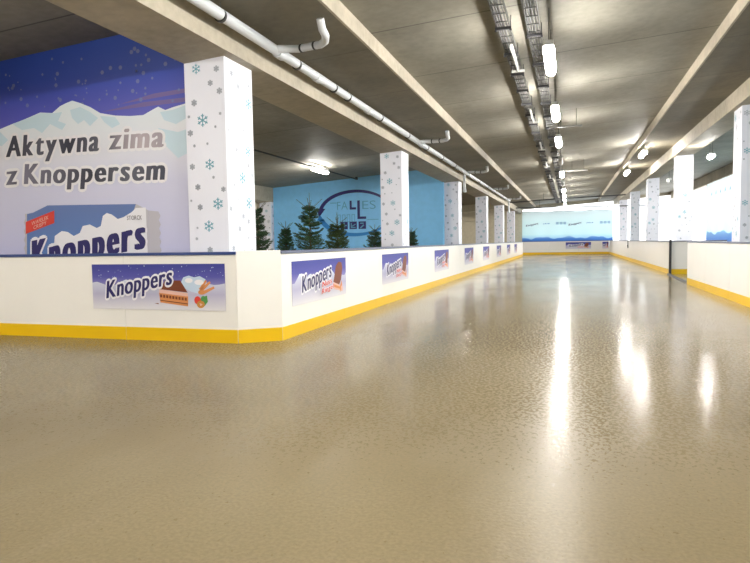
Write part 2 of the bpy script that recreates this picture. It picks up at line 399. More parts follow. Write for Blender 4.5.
# ---------------------------------------------------------------- rink boards
T = 0.05
def board(L, label, loc, rz, group, rail='rail', H=1.0):
    t = thing('rink_board', label, 'rink board', loc, rz, group)
    g = 0.003
    MB().bevbox(g, 0, 0.0, L - g, T, H - (0.028 if rail else 0.0), 0.006).build('panel', M['board'], t)
    MB().box(g, -0.004, 0.0, L - g, 0.0, 0.15).build('kick_strip', M['yellow'], t)
    if rail: MB().bevbox(0, -0.012, H - 0.028, L, T + 0.015, H + 0.004, 0.008).build('top_rail', M[rail], t)
    b = MB()
    for x in (0.06, L - 0.06):
        for z in (0.3, 0.6, 0.85): b.add([(x + 0.008 * math.cos(a * PI / 3), -0.002, z + 0.008 * math.sin(a * PI / 3)) for a in range(6)], [tuple(range(6))[::-1]])
    b.build('fixings', M['board'], t)
    return t
# row facing the viewer in front of the mural (x grows to the right)
xs = [-3.45, -4.91, -6.95, -8.99, -11.03]
lf = ['white rink board under the mural, right-hand end, beside the narrow corner board', 'white rink board under the mural, left of the joint through the wide poster',
      'white rink board left of the mural lettering', 'white rink board at far left end of the front row']
for i in range(4):
    board(xs[i] - xs[i + 1], lf[i], (xs[i + 1], 6.03, 0), 0, 'rink boards facing the viewer')
ang = math.atan2(6.33 - 6.03, -3.06 + 3.45)
tc_ = board(math.hypot(0.39, 0.30), 'narrow slanted white corner board without a blue rail', (-3.45, 6.03, 0), ang, None, rail=None, H=1.012)
# left run, facing right; local x grows away from the viewer
Ls = 2.01; y = 6.33
p0 = board(Ls, 'white rink board holding the nearest poster of the long left row', (-3.06, y, 0), PI / 2, 'rink boards of the long left row', rail='rail_grey')
for k in range(1, 19):
    y += Ls
    dup(p0, (-3.06, y, 0), PI / 2, 'white rink board, %s from the slanted corner in the long left row' % ORD[k])
# right near run, facing left: local x grows towards the viewer
y = 16.1
p1 = board(Ls, 'white rink board beside the gate opening, at the end of the near right row', (2.64, y, 0), -PI / 2, 'rink boards of the near right row', rail='rail_grey')
for k in range(1, 12):
    dup(p1, (2.64, y - Ls * k, 0), -PI / 2, 'white rink board, %s from the gate opening in the near right row' % ORD[k])
# right far run
y = 20.6 + 1.96
p2 = board(1.96, 'white rink board just beyond the gate opening, against the dark gate post', (2.87, y, 0), -PI / 2, 'rink boards of the far right row', rail='rail_grey')
for k in range(1, 15):
    dup(p2, (2.87, y + 1.96 * k, 0), -PI / 2, 'white rink board, %s beyond the gate post in the far right row' % ORD[k])
# return panel behind the opening, end row
board(1.5, 'white board set back in the gate opening, facing the viewer', (2.94, 20.65, 0), 0, None, rail='rail_grey')
ex = -3.65
for k, w_ in enumerate((2.17, 2.17, 2.17)):
    board(w_ - 0.0, ['left-hand white board of the end row under the far banner', 'middle white board of the end row under the far banner', 'right-hand white board of the end row, with the short poster'][k],
          (ex, 50.0, 0), 0, 'rink boards of the end row', rail='rail_grey'); ex += w_
single('gate_post', MB().bevbox(2.872, 20.52, 0, 2.935, 20.585, 1.04, 0.01).box(2.86, 20.49, 0.0, 2.938, 20.595, 0.02), M['dark'], 'dark steel post at the far side of the gate opening', 'post')
single('gate_latch', MB().box(2.82, 33.9, 0.62, 2.855, 33.98, 1.03).box(2.805, 33.92, 0.7, 2.82, 33.96, 0.78), M['dark'], 'small dark latch on the far right boards', 'latch')
single('threshold_strip', MB().add([(2.80, 20.45, 0), (2.88, 20.45, 0), (2.74, 16.15, 0), (2.66, 16.15, 0), (2.81, 20.45, 0.03), (2.87, 20.45, 0.03), (2.73, 16.15, 0.03), (2.67, 16.15, 0.03)],
       [(0, 3, 2, 1), (4, 5, 6, 7), (0, 1, 5, 4), (1, 2, 6, 5), (2, 3, 7, 6), (3, 0, 4, 7)]), M['dark'], 'dark strip on the floor across the gate opening', 'threshold')

# ---------------------------------------------------------------- posters on the boards
M['sheet'] = ramp_mat('poster_sky_ink', [(0, (0.74, 0.72, 0.78)), (0.22, (0.46, 0.44, 0.66)), (0.50, (0.28, 0.26, 0.56)), (0.72, (0.085, 0.085, 0.40)), (1, (0.035, 0.045, 0.30))])
M['peak'] = ramp_mat('poster_snow_ink', [(0, (0.78, 0.76, 0.80)), (0.5, (0.50, 0.48, 0.66)), (0.85, (0.62, 0.64, 0.78)), (1, (0.80, 0.86, 0.92))])
def ridge(w, base, amp, seed, n=26):
    rnd = random.Random(seed); pts = []
    for i in range(n + 1):
        x = w * i / n
        pts.append((x, base + amp * (0.5 * math.sin(i * 0.55 + seed) + 0.3 * math.sin(i * 1.3 + seed * 2) + rnd.uniform(-.15, .15))))
    return pts
def dots(mb, w, z0, z1, n, r, d, seed):
    rnd = random.Random(seed)
    for _ in range(n):
        x, z = rnd.uniform(.02, w - .02), rnd.uniform(z0, z1); q = r * rnd.uniform(.5, 1.1); mb.poly(disc(x, z, q, q, 6), d)
def poster_front():
    w, h = 1.765, 0.52
    t = thing('advertising_poster', 'wide Knoppers poster with wafer, nuts and milk on the front board', 'poster', (-5.353, 6.026, 0.355))
    MB().box(0, -0.002, 0, w, 0.0, h).build('sheet', M['sheet'], t)
    MB().poly([(0, 0)] + [(w, 0)] + ridge(w, h * 0.60, 0.06, 3)[::-1], 0.003).build('snow_mountains', M['peak'], t)
    s = MB(); dots(s, w, h * 0.7, h * 0.97, 40, 0.006, 0.003, 4); s.build('snow_dots', M['milk'], t)
    lettering(t, 'Knoppers', 0.20, 0.125, 0.90, 0.21, slope=0.19, slant=0.10, bold=0.035, outline=0.09, d=0.0065, gap=0.06)
    # milk splash
    MB().poly([(1.20, .30), (1.24, .37), (1.31, .39), (1.38, .37), (1.45, .385), (1.52, .35), (1.55, .28), (1.50, .22), (1.42, .19), (1.34, .21), (1.27, .24)], 0.0045).build('milk_splash', M['milk'], t)
    MB().poly(disc(1.31, .335, .05, .028), 0.0052).poly(disc(1.44, .315, .06, .03), 0.0052).build('milk_highlight', M['white'], t)
    # wafer: chocolate top, cream line, layered wafer
    wf = MB()
    wf.poly([(0.93, .235), (1.00, .335), (1.20, .335), (1.29, .20)], 0.005); wf.cur = 1
    wf.poly([(0.92, .235), (1.29, .195), (1.295, .155), (0.915, .195)], 0.005); wf.cur = 2
    wf.poly([(0.915, .195), (1.295, .155), (1.29, .045), (0.93, .085)], 0.005); wf.cur = 0
    for i in range(9):
        a = 0.93 + i * 0.04; z = .178 - i * 0.0043
        wf.poly([(a, z), (a + .028, z - .003), (a + .028, z - .036), (a, z - .033)], 0.007)
    wf.poly([(0.93, .115), (1.29, .078), (1.29, .068), (0.93, .105)], 0.007)
    wf.poly([(0.85, .072), (0.90, .078), (0.91, .064)], 0.005)
    wf.build('wafer', [M['choc'], M['pink'], M['wafer']], t)
    n = MB()
    n.poly(disc(1.415, .115, .042, .045), 0.0056); n.cur = 1; n.poly(disc(1.49, .12, .038, .045), 0.0054); n.poly([(1.48, .15), (1.535, .17), (1.545, .10), (1.50, .05)], 0.005)
    n.cur = 2; n.poly(disc(1.455, .07, .05, .042), 0.0066); n.cur = 3; n.poly([(1.44, .085), (1.48, .07), (1.45, .05)], 0.0072)
    n.build('hazelnuts', [M['red'], M['leaf'], M['nut'], M['pink']], t)
    g = MB()
    for a, b in (((1.46, .22), (1.58, .32)), ((1.45, .23), (1.53, .335)), ((1.49, .20), (1.63, .26))):
        dx, dz = b[0] - a[0], b[1] - a[1]; l = math.hypot(dx, dz); px, pz = -dz / l * .02, dx / l * .02
        g.poly([(a[0] + px, a[1] + pz), (a[0] - px, a[1] - pz), (b[0] - px * .6, b[1] - pz * .6), (b[0] + px * .6, b[1] + pz * .6)], 0.005)
    g.poly(disc(1.47, .205, .045, .028), 0.0064)
    g.build('wheat_ears', M['wafer'], t)
    return t
poster_front()
def poster_side(label, loc, rz):
    w, h = 1.83, 0.52
    t = thing('advertising_poster', label, 'poster', loc, rz, 'square-looking posters along the long left row')
    MB().box(0, -0.002, 0, w, 0.0, h).build('sheet', M['sheet'], t)
    MB().poly([(0, 0)] + [(w, 0)] + ridge(w, h * 0.60, 0.09, 5)[::-1], 0.003).build('snow_mountains', M['peak'], t)
    lettering(t, 'Knoppers', 0.27, 0.135, 0.98, 0.21, slope=0.15, slant=0.10, bold=0.035, outline=0.09, d=0.005, gap=0.06)
    lettering(t, 'Nuss', 0.90, 0.155, 0.34, 0.075, slope=0.12, slant=0.2, bold=0.02, outline=0.08, m=M['red'], d=0.0095, name='red_lettering')
    lettering(t, 'Riegel', 0.88, 0.070, 0.42, 0.070, slope=0.12, slant=0.2, bold=0.02, outline=0.08, m=M['red'], d=0.0095, name='red_lettering')
    b = MB()
    b.poly([(1.32, .20), (1.42, .41), (1.52, .47), (1.64, .46), (1.68, .38), (1.62, .22), (1.54, .15)], 0.005)
    b.cur = 1; b.poly([(1.32, .20), (1.54, .15), (1.56, .12), (1.33, .17)], 0.006); b.poly([(1.34, .13), (1.56, .09), (1.57, .065), (1.35, .10)], 0.006)
    b.cur = 2; b.poly([(1.33, .17), (1.56, .12), (1.56, .09), (1.34, .13)], 0.006); b.poly([(1.56, .12), (1.64, .21), (1.66, .14), (1.58, .04)], 0.005)
    b.cur = 1; b.poly(disc(1.64, .09, .04, .04), 0.006)
    b.build('chocolate_bar', [M['choc'], M['pink'], M['wafer']], t)
    return t
ys = [6.60, 10.26, 14.65, 19.15, 23.5, 28.1, 32.9, 37.5]
ps = poster_side('Knoppers bar poster on the long left boards, nearest the slanted corner', (-3.0575, ys[0], 0.355), PI / 2)
for k in range(1, 8):
    dup(ps, (-3.0575, ys[k], 0.355), PI / 2, 'Knoppers bar poster on the long left boards, %s from the slanted corner%s' % (ORD[k], ', the farthest' if k == 7 else ''))
dup(ps, (-0.24, 49.998, 0.38), 0, 'small Knoppers poster on the end row of boards under the far banner', 'posters on the end row')
nar = dup(ps, (2.40, 49.998, 0.38), 0, 'narrow right-hand poster on the end row of boards, near the corner', 'posters on the end row'); nar.scale = (0.24, 1, 1)

# ---------------------------------------------------------------- winter mural (artwork on the wall, local x = world x, plane y = 6.58)
mural = thing('winter_mural', 'large printed winter mural with mountains and Polish lettering beside the nearest column', 'mural', (-7.6, 6.575, 0.0))
MXO = -7.6
def mp(px, py):
    """image measurement -> point on the mural plane (x relative to the mural, z)"""
    d = Vector((vray(px, py).dot(aX), vray(px, py).dot(aY), vray(px, py).dot(aZ))); t = 6.57 / d.y
    return (d.x * t - MXO, d.z * t + CH)
mw = ramp_mat('mural_sky_ink', [(0.0, (0.46, 0.45, 0.72)), (0.46, (0.56, 0.55, 0.80)), (0.60, (0.30, 0.22, 0.55)), (0.72, (0.10, 0.10, 0.52)), (0.86, (0.016, 0.055, 0.42)), (1.0, (0.010, 0.065, 0.46))], noise=0.0)
MB().add([(-3.35, 0, 0.05), (3.27, 0, 0.05), (3.27, 0, zc(-4.33, 0.18)), (-3.35, 0, zc(-10.95, 0.18))], [(0, 1, 2, 3)]).build('printed_sky', mw, mural)
m1 = [mp(-30, 152), mp(0, 129), mp(12, 124), mp(25, 119), mp(40, 112.5), mp(52, 113), mp(60, 106), mp(66, 103), mp(72, 100.5), mp(80, 103), mp(90, 107), mp(100, 113), mp(115, 115.5), mp(130, 116), mp(143, 115),
      mp(150, 111), mp(158, 106.5), mp(165, 110), mp(173, 107), mp(185, 103.5), mp(192, 103)]
zb = 0.10
mm = ramp_mat('mural_snow_ink', [(0, (0.47, 0.47, 0.74)), (0.62, (0.66, 0.66, 0.84)), (0.80, (0.80, 0.81, 0.88)), (1, (0.78, 0.88, 0.94))])
MB().poly([(-3.35, zb), (m1[-1][0], zb)] + m1[::-1] + [(-3.35, 2.2)], 0.002).build('snow_mountains', mm, mural)
sh_ = MB()
for pts in ([(12, 124), (28, 118), (40, 113), (55, 113), (62, 112), (58, 121), (66, 124), (62, 130), (50, 124), (42, 133), (34, 128), (22, 130)],
            [(70, 110), (80, 107), (90, 112), (98, 118), (90, 126), (84, 120), (78, 124), (72, 118)],
            [(100, 116), (115, 117), (120, 124), (112, 128), (104, 122)],
            [(160, 112), (172, 110), (186, 105), (190, 116), (176, 124), (164, 120)],
            [(158, 128), (178, 132), (190, 128), (190, 152), (178, 158), (166, 146)],
            [(-10, 136), (0, 132), (8, 140), (2, 146), (-8, 144)]):
    sh_.poly([mp(*p) for p in pts], 0.004)
sh_.build('mountain_shading', M['ice'], mural)
st = MB(); rnd = random.Random(21)
for _ in range(95):
    q = mp(rnd.uniform(-20, 182), rnd.uniform(36, 108)); r = rnd.choice([0.012, 0.018, 0.028])
    if q[1] < zc(q[0] + MXO, 0.1): st.poly(disc(q[0], q[1], r, r, 6), 0.0015)
st.build('snow_dots', mat('pale_violet_ink', (0.14, 0.17, 0.42), 0.5), mural)
for pa, pb in (((120, 104), (188, 92)), ((100, 112), (190, 101))):
    a, b = mp(*pa), mp(*pb)
    MB().poly([(a[0], a[1]), (b[0], b[1]), (b[0], b[1] + .05), ((a[0] + b[0]) / 2, (a[1] + b[1]) / 2 + .055)], 0.0012).build('cloud_streak', mat('violet_cloud_ink', (0.16, 0.11, 0.33), 0.5), mural)
def word(txt, p_start, p_end, cap, stops, bold=0.048, outl=0.10):
    a, b = mp(*p_start), mp(*p_end)
    mt = ramp_mat('silver_letter_ink_' + txt.split()[-1], stops, 'X')
    lettering(mural, txt, a[0], a[1], b[0] - a[0] - 0.015, cap, slope=(b[1] - a[1]) / (b[0] - a[0]), slant=0.14, bold=bold, outline=outl, m=mt, d=0.006)
DK = (0.022, 0.022, 0.045); MD = (0.10, 0.10, 0.14); LT = (0.50, 0.43, 0.47)
word('Aktywna', (7, 157), (101, 150.5), 0.285, [(0, DK), (0.4, MD), (0.7, DK), (1, MD)])
word('zima', (110, 149.5), (166, 146.5), 0.275, [(0, MD), (0.25, (0.3, 0.26, 0.30)), (0.6, LT), (1, (0.36, 0.31, 0.36))])
word('z', (7, 185), (19, 184), 0.28, [(0, (0.20, 0.19, 0.26)), (1, MD)])
word('Knoppersem', (25, 184), (167, 179.5), 0.275, [(0, (0.20, 0.19, 0.26)), (0.2, (0.14, 0.13, 0.18)), (0.5, DK), (0.75, MD), (1, (0.03, 0.03, 0.06))])
# the printed wafer pack
def PP(*pts): return [mp(*p) for p in pts]
MB().poly(PP((27, 300), (27, 214), (33, 212.7), (47.6, 205.4), (136, 204), (148.5, 210.4), (151, 300)), 0.006).build('pack_body', M['packblue'], mural)
MB().poly(PP((136, 204), (148.5, 210.4), (151, 300), (140, 300), (132, 216)), 0.0075).build('pack_side', M['foil'], mural); fo = MB()
zz = [(25, 214), (27, 214)] + [(27, 300)] + [(24 + (k % 2) * 1.6, 300 - k * 4.3) for k in range(0, 20)]
fo.poly(PP(*zz), 0.0065).build('pack_seal', M['foil'], mural); fo = MB()
zz = [(148.5, 210.5)] + [(158.5 + (k % 2) * 1.8 + k * .15, 211.5 + k * 4.3) for k in range(0, 20)] + [(151, 300)]
fo.poly(PP(*zz), 0.0065); fo.build('pack_seal', M['foil'], mural)
MB().poly(PP((50, 300), (55, 236), (62, 231), (68, 232), (74, 236), (80, 233), (83, 226), (90, 224.5), (97, 228), (101, 226), (103, 216), (107, 213), (112, 214.5), (118, 219), (124, 217), (132, 212), (136, 208), (146, 207.5), (150, 300)), 0.009).build('pack_snow', M['white'], mural)
MB().poly(PP((26, 222), (54.5, 210.5), (54.5, 223), (26, 234)), 0.0095).build('red_label', M['red'], mural)
a, b = mp(32, 225.5), mp(49, 219)
lettering(mural, 'WAFELEK', a[0], a[1], b[0] - a[0], 0.05, slope=(b[1] - a[1]) / (b[0] - a[0]), slant=0.1, bold=0.0, m=M['pink'], d=0.011, name='label_lettering')
a, b = mp(34, 229.5), mp(47, 224.5)
lettering(mural, 'CRISPY', a[0], a[1], b[0] - a[0], 0.05, slope=(b[1] - a[1]) / (b[0] - a[0]), slant=0.1, bold=0.0, m=M['pink'], d=0.011, name='label_lettering')
a, b = mp(34, 270), mp(150, 247)
lettering(mural, 'Knoppers', a[0], a[1], b[0] - a[0] - .03, 0.41, slope=(b[1] - a[1]) / (b[0] - a[0]), slant=0.06, bold=0.08, outline=0.08, d=0.012, name='brand_lettering')
a, b = mp(127.5, 220), mp(142.5, 220)
lettering(mural, 'STORCK', a[0], a[1], b[0] - a[0], 0.055, slant=0.0, bold=0.01, m=M['fineprint'], d=0.011, name='maker_lettering')

# ---------------------------------------------------------------- round logo on the blue wall
logo = thing('wall_logo', 'round arrow logo painted on the blue wall behind the firs', 'logo', (-7.63, 22.215, 2.20))
def arc(a0, a1, rx, rz, w0, w1, n=40):
    mb = MB()
    P = []
    for i in range(n + 1):
        t = i / n; a = math.radians(a0 + (a1 - a0) * t); w = w0 + (w1 - w0) * t
        P.append(((rx + w / 2) * math.cos(a), (rz + w / 2) * math.sin(a), (rx - w / 2) * math.cos(a), (rz - w / 2) * math.sin(a)))
    for i in range(n):
        p, q = P[i], P[i + 1]; mb.poly([(p[0], p[1]), (p[2], p[3]), (q[2], q[3]), (q[0], q[1])], 0.003)
    return mb
ar = arc(166, 8, 1.42, 0.82, 0.15, 0.07); ar.poly([(-1.56, 0.22), (-1.20, 0.20), (-1.46, -0.12)], 0.003); ar.build('navy_arrow', M['navy'], logo)
ar = arc(-165, -10, 1.42, 0.80, 0.20, 0.05); ar.poly([(-1.24, -0.28), (-1.55, -0.24), (-1.42, -0.02)], 0.003); ar.build('blue_arrow', M['skyblue'], logo)
lm = MB()
lm.poly([(-0.22, 0.47), (-0.14, 0.47), (-0.14, 0.14), (-0.22, 0.14)], 0.003).poly([(-0.14, 0.22), (0.03, 0.22), (0.03, 0.14), (-0.14, 0.14)], 0.003)
lm.poly([(0.08, 0.47), (0.18, 0.47), (0.18, -0.22), (0.08, -0.22)], 0.003).poly([(0.18, -0.13), (0.42, -0.13), (0.42, -0.22), (0.18, -0.22)], 0.003)
lm.build('logo_letters', M['navy'], logo)
for tx, x, z, w_, c_ in (('FA', -0.72, 0.14, 0.42, 0.33), ('ES', 0.28, 0.14, 0.52, 0.33)):
    lettering(logo, tx, x, z, w_, c_, slant=0, bold=-0.012, m=M['faint'], d=0.003, name='thin_letters')
ln = MB(); ln.poly([(-1.0, .42), (-.74, .42), (-.74, .39), (-1.0, .39)], .003).poly([(.46, -.24), (.9, -.24), (.9, -.26), (.46, -.26)], .003)
for i in range(4):
    x = -.72 + i * .19
    for (u0, v0, u1, v1) in ((0, 0, .13, .02), (0, .26, .13, .28), (0, 0, .02, .28), (.11, 0, .13, .28)): ln.poly([(x + u0, -.32 + v0), (x + u1, -.32 + v0), (x + u1, -.32 + v1), (x + u0, -.32 + v1)], .003)
ln.build('thin_lines', M['faint'], logo)
for i in range(3):
    x = -0.60 + i * 0.36; UP = 0.13
    sq = MB().poly([(x, -.72), (x + .29, -.72), (x + .29, -.44), (x, -.44)], 0.003).build('icon_square', M['navy'], logo); sq.location = (0, 0, UP)
    ic = MB()
    if i == 0:
        ic.poly([(x + .12, -.69), (x + .17, -.69), (x + .17, -.47), (x + .12, -.47)], .005).poly([(x + .04, -.605), (x + .25, -.605), (x + .25, -.56), (x + .04, -.56)], .005)
    elif i == 1:
        ic.poly([(x + .05, -.68), (x + .09, -.68), (x + .09, -.49), (x + .05, -.49)], .005).poly([(x + .09, -.68), (x + .24, -.68), (x + .24, -.64), (x + .09, -.64)], .005).poly([(x + .09, -.6), (x + .23, -.52), (x + .25, -.55), (x + .11, -.63)], .005)
    else:
        ic.poly([(x + .05, -.67), (x + .19, -.55), (x + .22, -.59), (x + .09, -.70)], .005).poly([(x + .06, -.49), (x + .2, -.49), (x + .2, -.53), (x + .06, -.53)], .005)
    ic.build('icon', M['faint'], sq)

# ---------------------------------------------------------------- sheer daylight banners
BST = [(0.0, (0.10, 0.32, 0.80)), (0.10, (0.36, 0.66, 0.90)), (0.24, (0.62, 0.88, 0.94)), (0.65, (0.70, 0.92, 0.96)), (1.0, (0.80, 0.95, 1.0))]
sheer_m = sheer('sheer_ice_blue_print', BST)
mount_m = sheer('sheer_mountain_print', [(0, (0.06, 0.22, 0.68)), (0.5, (0.13, 0.36, 0.80)), (1, (0.38, 0.66, 0.90))])
fb = thing('banner', 'wide ice-blue mountain banner hanging at the far end', 'banner', (-3.58, 51.4, 0.0))
Wb = 6.80
g_ = MB(); nx, nz = 34, 8
vs = [(Wb * i / nx, 0.03 * math.sin(i * 0.9) * (1 - j / nz * .6), 0.98 + 2.36 * j / nz + (0.02 * math.sin(i * .5) if j == nz else 0)) for j in range(nz + 1) for i in range(nx + 1)]
g_.add(vs, [(j * (nx + 1) + i, j * (nx + 1) + i + 1, (j + 1) * (nx + 1) + i + 1, (j + 1) * (nx + 1) + i) for j in range(nz) for i in range(nx)], True)
g_.build('cloth', sheer_m, fb)
rd = ridge(Wb, 1.28, 0.16, 9, 40)
MB().poly([(0, 1.0), (Wb, 1.0)] + rd[::-1], 0.05).build('printed_mountains', mount_m, fb)
for x in (0.30, 3.55):
    lettering(fb, 'Knoppers', x, 2.18, 0.95, 0.16, slope=0.18, slant=.1, bold=.03, m=M['navy'], d=.05)
    sc_ = MB()
    for i in range(4): sc_.poly([(x + 1.3 + i * .13, 2.34), (x + 1.42 + i * .13, 2.38), (x + 1.40 + i * .13, 2.42 + .03 * (i % 2)), (x + 1.32 + i * .13, 2.38)], .05)
    sc_.build('script_mark', M['skyblue'], fb)
    ic = MB()
    for i in range(3): ic.poly([(x + 2.3 + i * .28, 2.3), (x + 2.5 + i * .28, 2.3), (x + 2.5 + i * .28, 2.5), (x + 2.3 + i * .28, 2.5)], .05)
    ic.build('icon_squares', sheer('pale_icon_print', [(0, (0.45, 0.66, 0.85)), (1, (0.45, 0.66, 0.85))]), fb)
tb = MB().tube([(-0.1, 0.02, 3.36), (Wb + .1, 0.02, 3.36)], 0.02, 8).tube([(0.3, .02, 3.36), (0.3, .02, 3.62)], .012, 6).tube([(6.4, .02, 3.36), (6.4, .02, 4.02)], .012, 6)
tb.build('hanging_rod', M['galv'], fb)
# right bay: banner lengths hang between the lintel and the parapet
def side_banner(y0, y1, label, k):
    L = y1 - y0; t = thing('banner', label, 'banner', (7.28, y1, 0.0), -PI / 2, 'ice-blue banners along the right bay')
    g = MB(); n = 20
    ztop = 4.01
    vs = [(L * i / n, 0.02 * math.sin(i * 1.1 + k), z) for z in (0.6, 1.6, 2.8, ztop) for i in range(n + 1)]
    g.add(vs, [(j * (n + 1) + i, j * (n + 1) + i + 1, (j + 1) * (n + 1) + i + 1, (j + 1) * (n + 1) + i) for j in range(3) for i in range(n)], True)
    g.build('cloth', sheer_side, t)
    MB().poly([(0, .62), (L, .62)] + ridge(L, 1.36, 0.16, k + 2, 24)[::-1], 0.03).build('printed_mountains', mount_m, t)
    ic = MB()
    for c in range(5): ic.poly([(1.2 + c * 1.0, 3.3), (1.4 + c * 1.0, 3.35), (1.38 + c * 1.0, 3.5 + .06 * (c % 2)), (1.25 + c * 1.0, 3.42)], .03)
    ic.build('script_mark', M['faint'], t)
    MB().tube([(0.0, 0, 0.6), (0, 0, ztop)], 0.03, 8).build('edge_tube', M['galv'], t)
sheer_side = sheer('sheer_ice_blue_side_print', BST)
yy = [-7.5, 0.5, 8.5, 16.5, 24.5, 31.7, 38.7]
sl = ['ice-blue banner of the right bay, behind the viewer', 'ice-blue banner of the right bay, beside the viewer', 'ice-blue banner of the right bay, second in front of the viewer', 'ice-blue banner of the right bay, before the lit one',
      'ice-blue banner with faint marks seen just left of the cut-off right column', 'pale banner seen right of the brightly lit right column']
for k in range(6): side_banner(yy[k], yy[k + 1] - 0.08, sl[k], k)

# ---------------------------------------------------------------- lamps
def lamp(label, loc, lit=True, group='ceiling lamps above the middle of the rink', length=1.25, drop=0.2):
    t = thing('ceiling_lamp', label, 'lamp', loc, 0, group)     # origin at the underside of the diffuser
    h = length / 2
    MB().box(-0.062, -h, 0.085, 0.062, h, 0.15).build('housing', M['lamp_body'], t)
    rs = [0.0, 0.048, 0.068, 0.072, 0.072, 0.068, 0.048, 0.0]; yy_ = [-h, -h + .012, -h + .05, -h + .1, h - .1, h - .05, h - .012, h]
    mb = MB(); mb.tube([(0, y_, 0.06) for y_ in yy_], [max(r, .002) for r in rs], 12)
    mb.build('diffuser', M['lamp'] if lit else M['lamp_off'], t)
    r = MB()
    for y_ in (-h * .7, h * .7): r.tube([(0, y_, .12), (0, y_, drop)], .006, 6)
    r.build('hanging_rod', M['galv'], t)
    return t
LX = -0.255
def place(k, y_, lit, lab):
    lamp(lab, (LX, y_, 3.44), lit, drop=zc(LX, 0.2) - 3.44)
mids = [(-5.3, 1), (-1.7, 1), (1.9, 1), (5.4, 1), (8.95, 1), (12.65, 1), (16.3, 1), (20.3, 0), (24.3, 1), (28.2, 0), (32.4, 1), (36.3, 1), (40.2, 1), (44.5, 1)]
vis = 0
for k, (y_, lit) in enumerate(mids):
    if k < 4: lab = ['lit ceiling lamp over the rink, far behind the viewer', 'lit ceiling lamp over the rink, close behind the viewer', 'lit ceiling lamp over the rink, right above the viewer', 'lit ceiling lamp over the rink, just above the top edge of the picture'][k]
    else:
        lab = '%s ceiling lamp of the middle row, %s' % ('glowing' if lit else 'unlit', 'largest and nearest in the picture' if k == 4 else ORD[k - 4] + ' in the picture counted from the nearest'); vis += 1
    place(k, y_, lit, lab)
for k, y_ in enumerate((21.9, 27.7)):
    lamp('glowing ceiling lamp beside the right ceiling upstand, %s of two' % ('nearer' if k == 0 else 'farther'), (2.25, y_, 3.72), True, 'lamps beside the right upstand', drop=zc(2.25) - 3.72)
for k, y_ in enumerate((2.2, 10.6, 18.25, -1.5, 30.5, 47.0)):  # lamps after the fir one are added, unseen: brighten front boards and end wall
    lamp(['glowing lamp of the left bay in front of the mural', 'glowing lamp of the left bay hidden behind the mural wall', 'glowing lamp above the fir trees in front of the blue wall', 'added unseen lamp of the left bay beside the viewer, brightening the front boards', 'added unseen lamp of the left bay behind the blue wall, brightening the end wall', 'added unseen lamp of the left bay near the cream end wall, brightening it'][k], (-7.41, y_, zc(-7.41, -0.05)), True, 'lamps of the left bay', drop=0.23)
for k, y_ in enumerate((4.6, 12.6, 20.5, 28.6)):
    lamp(['unlit lamp of the right bay beside the viewer', 'unlit lamp of the right bay before the cut-off right column', 'glowing lamp of the right bay seen between the two nearest right columns', 'unlit lamp of the right bay behind the brightly lit right column'][k], (3.95, y_, 3.38), k == 2, 'lamps of the right bay', length=0.5, drop=zc(3.95, .18) - 3.38)

# ---------------------------------------------------------------- cable trays
def cable_tray(x, z, label, y0=-4.0, y1=50.0, y_first=8.5, step=1.19, skip=()):
    t = thing('cable_tray', label, 'cable tray', (x, 0, z), 0, 'cable trays under the raised ceiling')
    for sx in (-1, 1):
        MB().box(sx * 0.08 - 0.006, y0, 0, sx * 0.08 + 0.006, y1, 0.05).build('side_rail', M['galv'], t)
    rg = MB(); y_ = y0
    while y_ < y1: rg.box(-0.075, y_, 0.002, 0.075, y_ + .02, .012); y_ += .3
    tag(rg.build('rungs', M['galv'], t), None, None, None, 'stuff')
    cb = MB()
    for i in range(4):
        pts = [(-.05 + i * .032 + .006 * math.sin(j * .9 + i), y0 + (y1 - y0) * j / 50, .022 + .004 * math.sin(j * 1.7 + i * 2)) for j in range(51)]
        cb.tube(pts, .011, 6)
    cb.build('cables', M['cable'], t)
    hb = MB(); top = zc(x, 0.2) - z
    hb.box(-.105, -.02, -.035, .105, .02, 0.0)
    for sx in (-1, 1): hb.tube([(sx * .095, 0, -.04), (sx * .095, 0, top)], .006, 6); hb.box(sx * .095 - .015, -.015, -.05, sx * .095 + .015, .015, -.035)
    h0 = hb.build('trapeze_hanger', M['dark'], t); h0.location = (0, y_first, 0)
    y_ = y_first - step * 8; 
    while y_ < y1 - .5:
        if abs(y_ - y_first) > .1:
            c = h0.copy(); COL.objects.link(c); c.parent = t; c.location = (0, y_, 0)
        y_ += step
    return t
cable_tray(-0.83, 3.865, 'left-hand of the two steel cable trays under the raised ceiling')
cable_tray(-0.46, 3.89, 'right-hand steel cable tray, the one beside the lamp row', y_first=9.0, step=1.48)
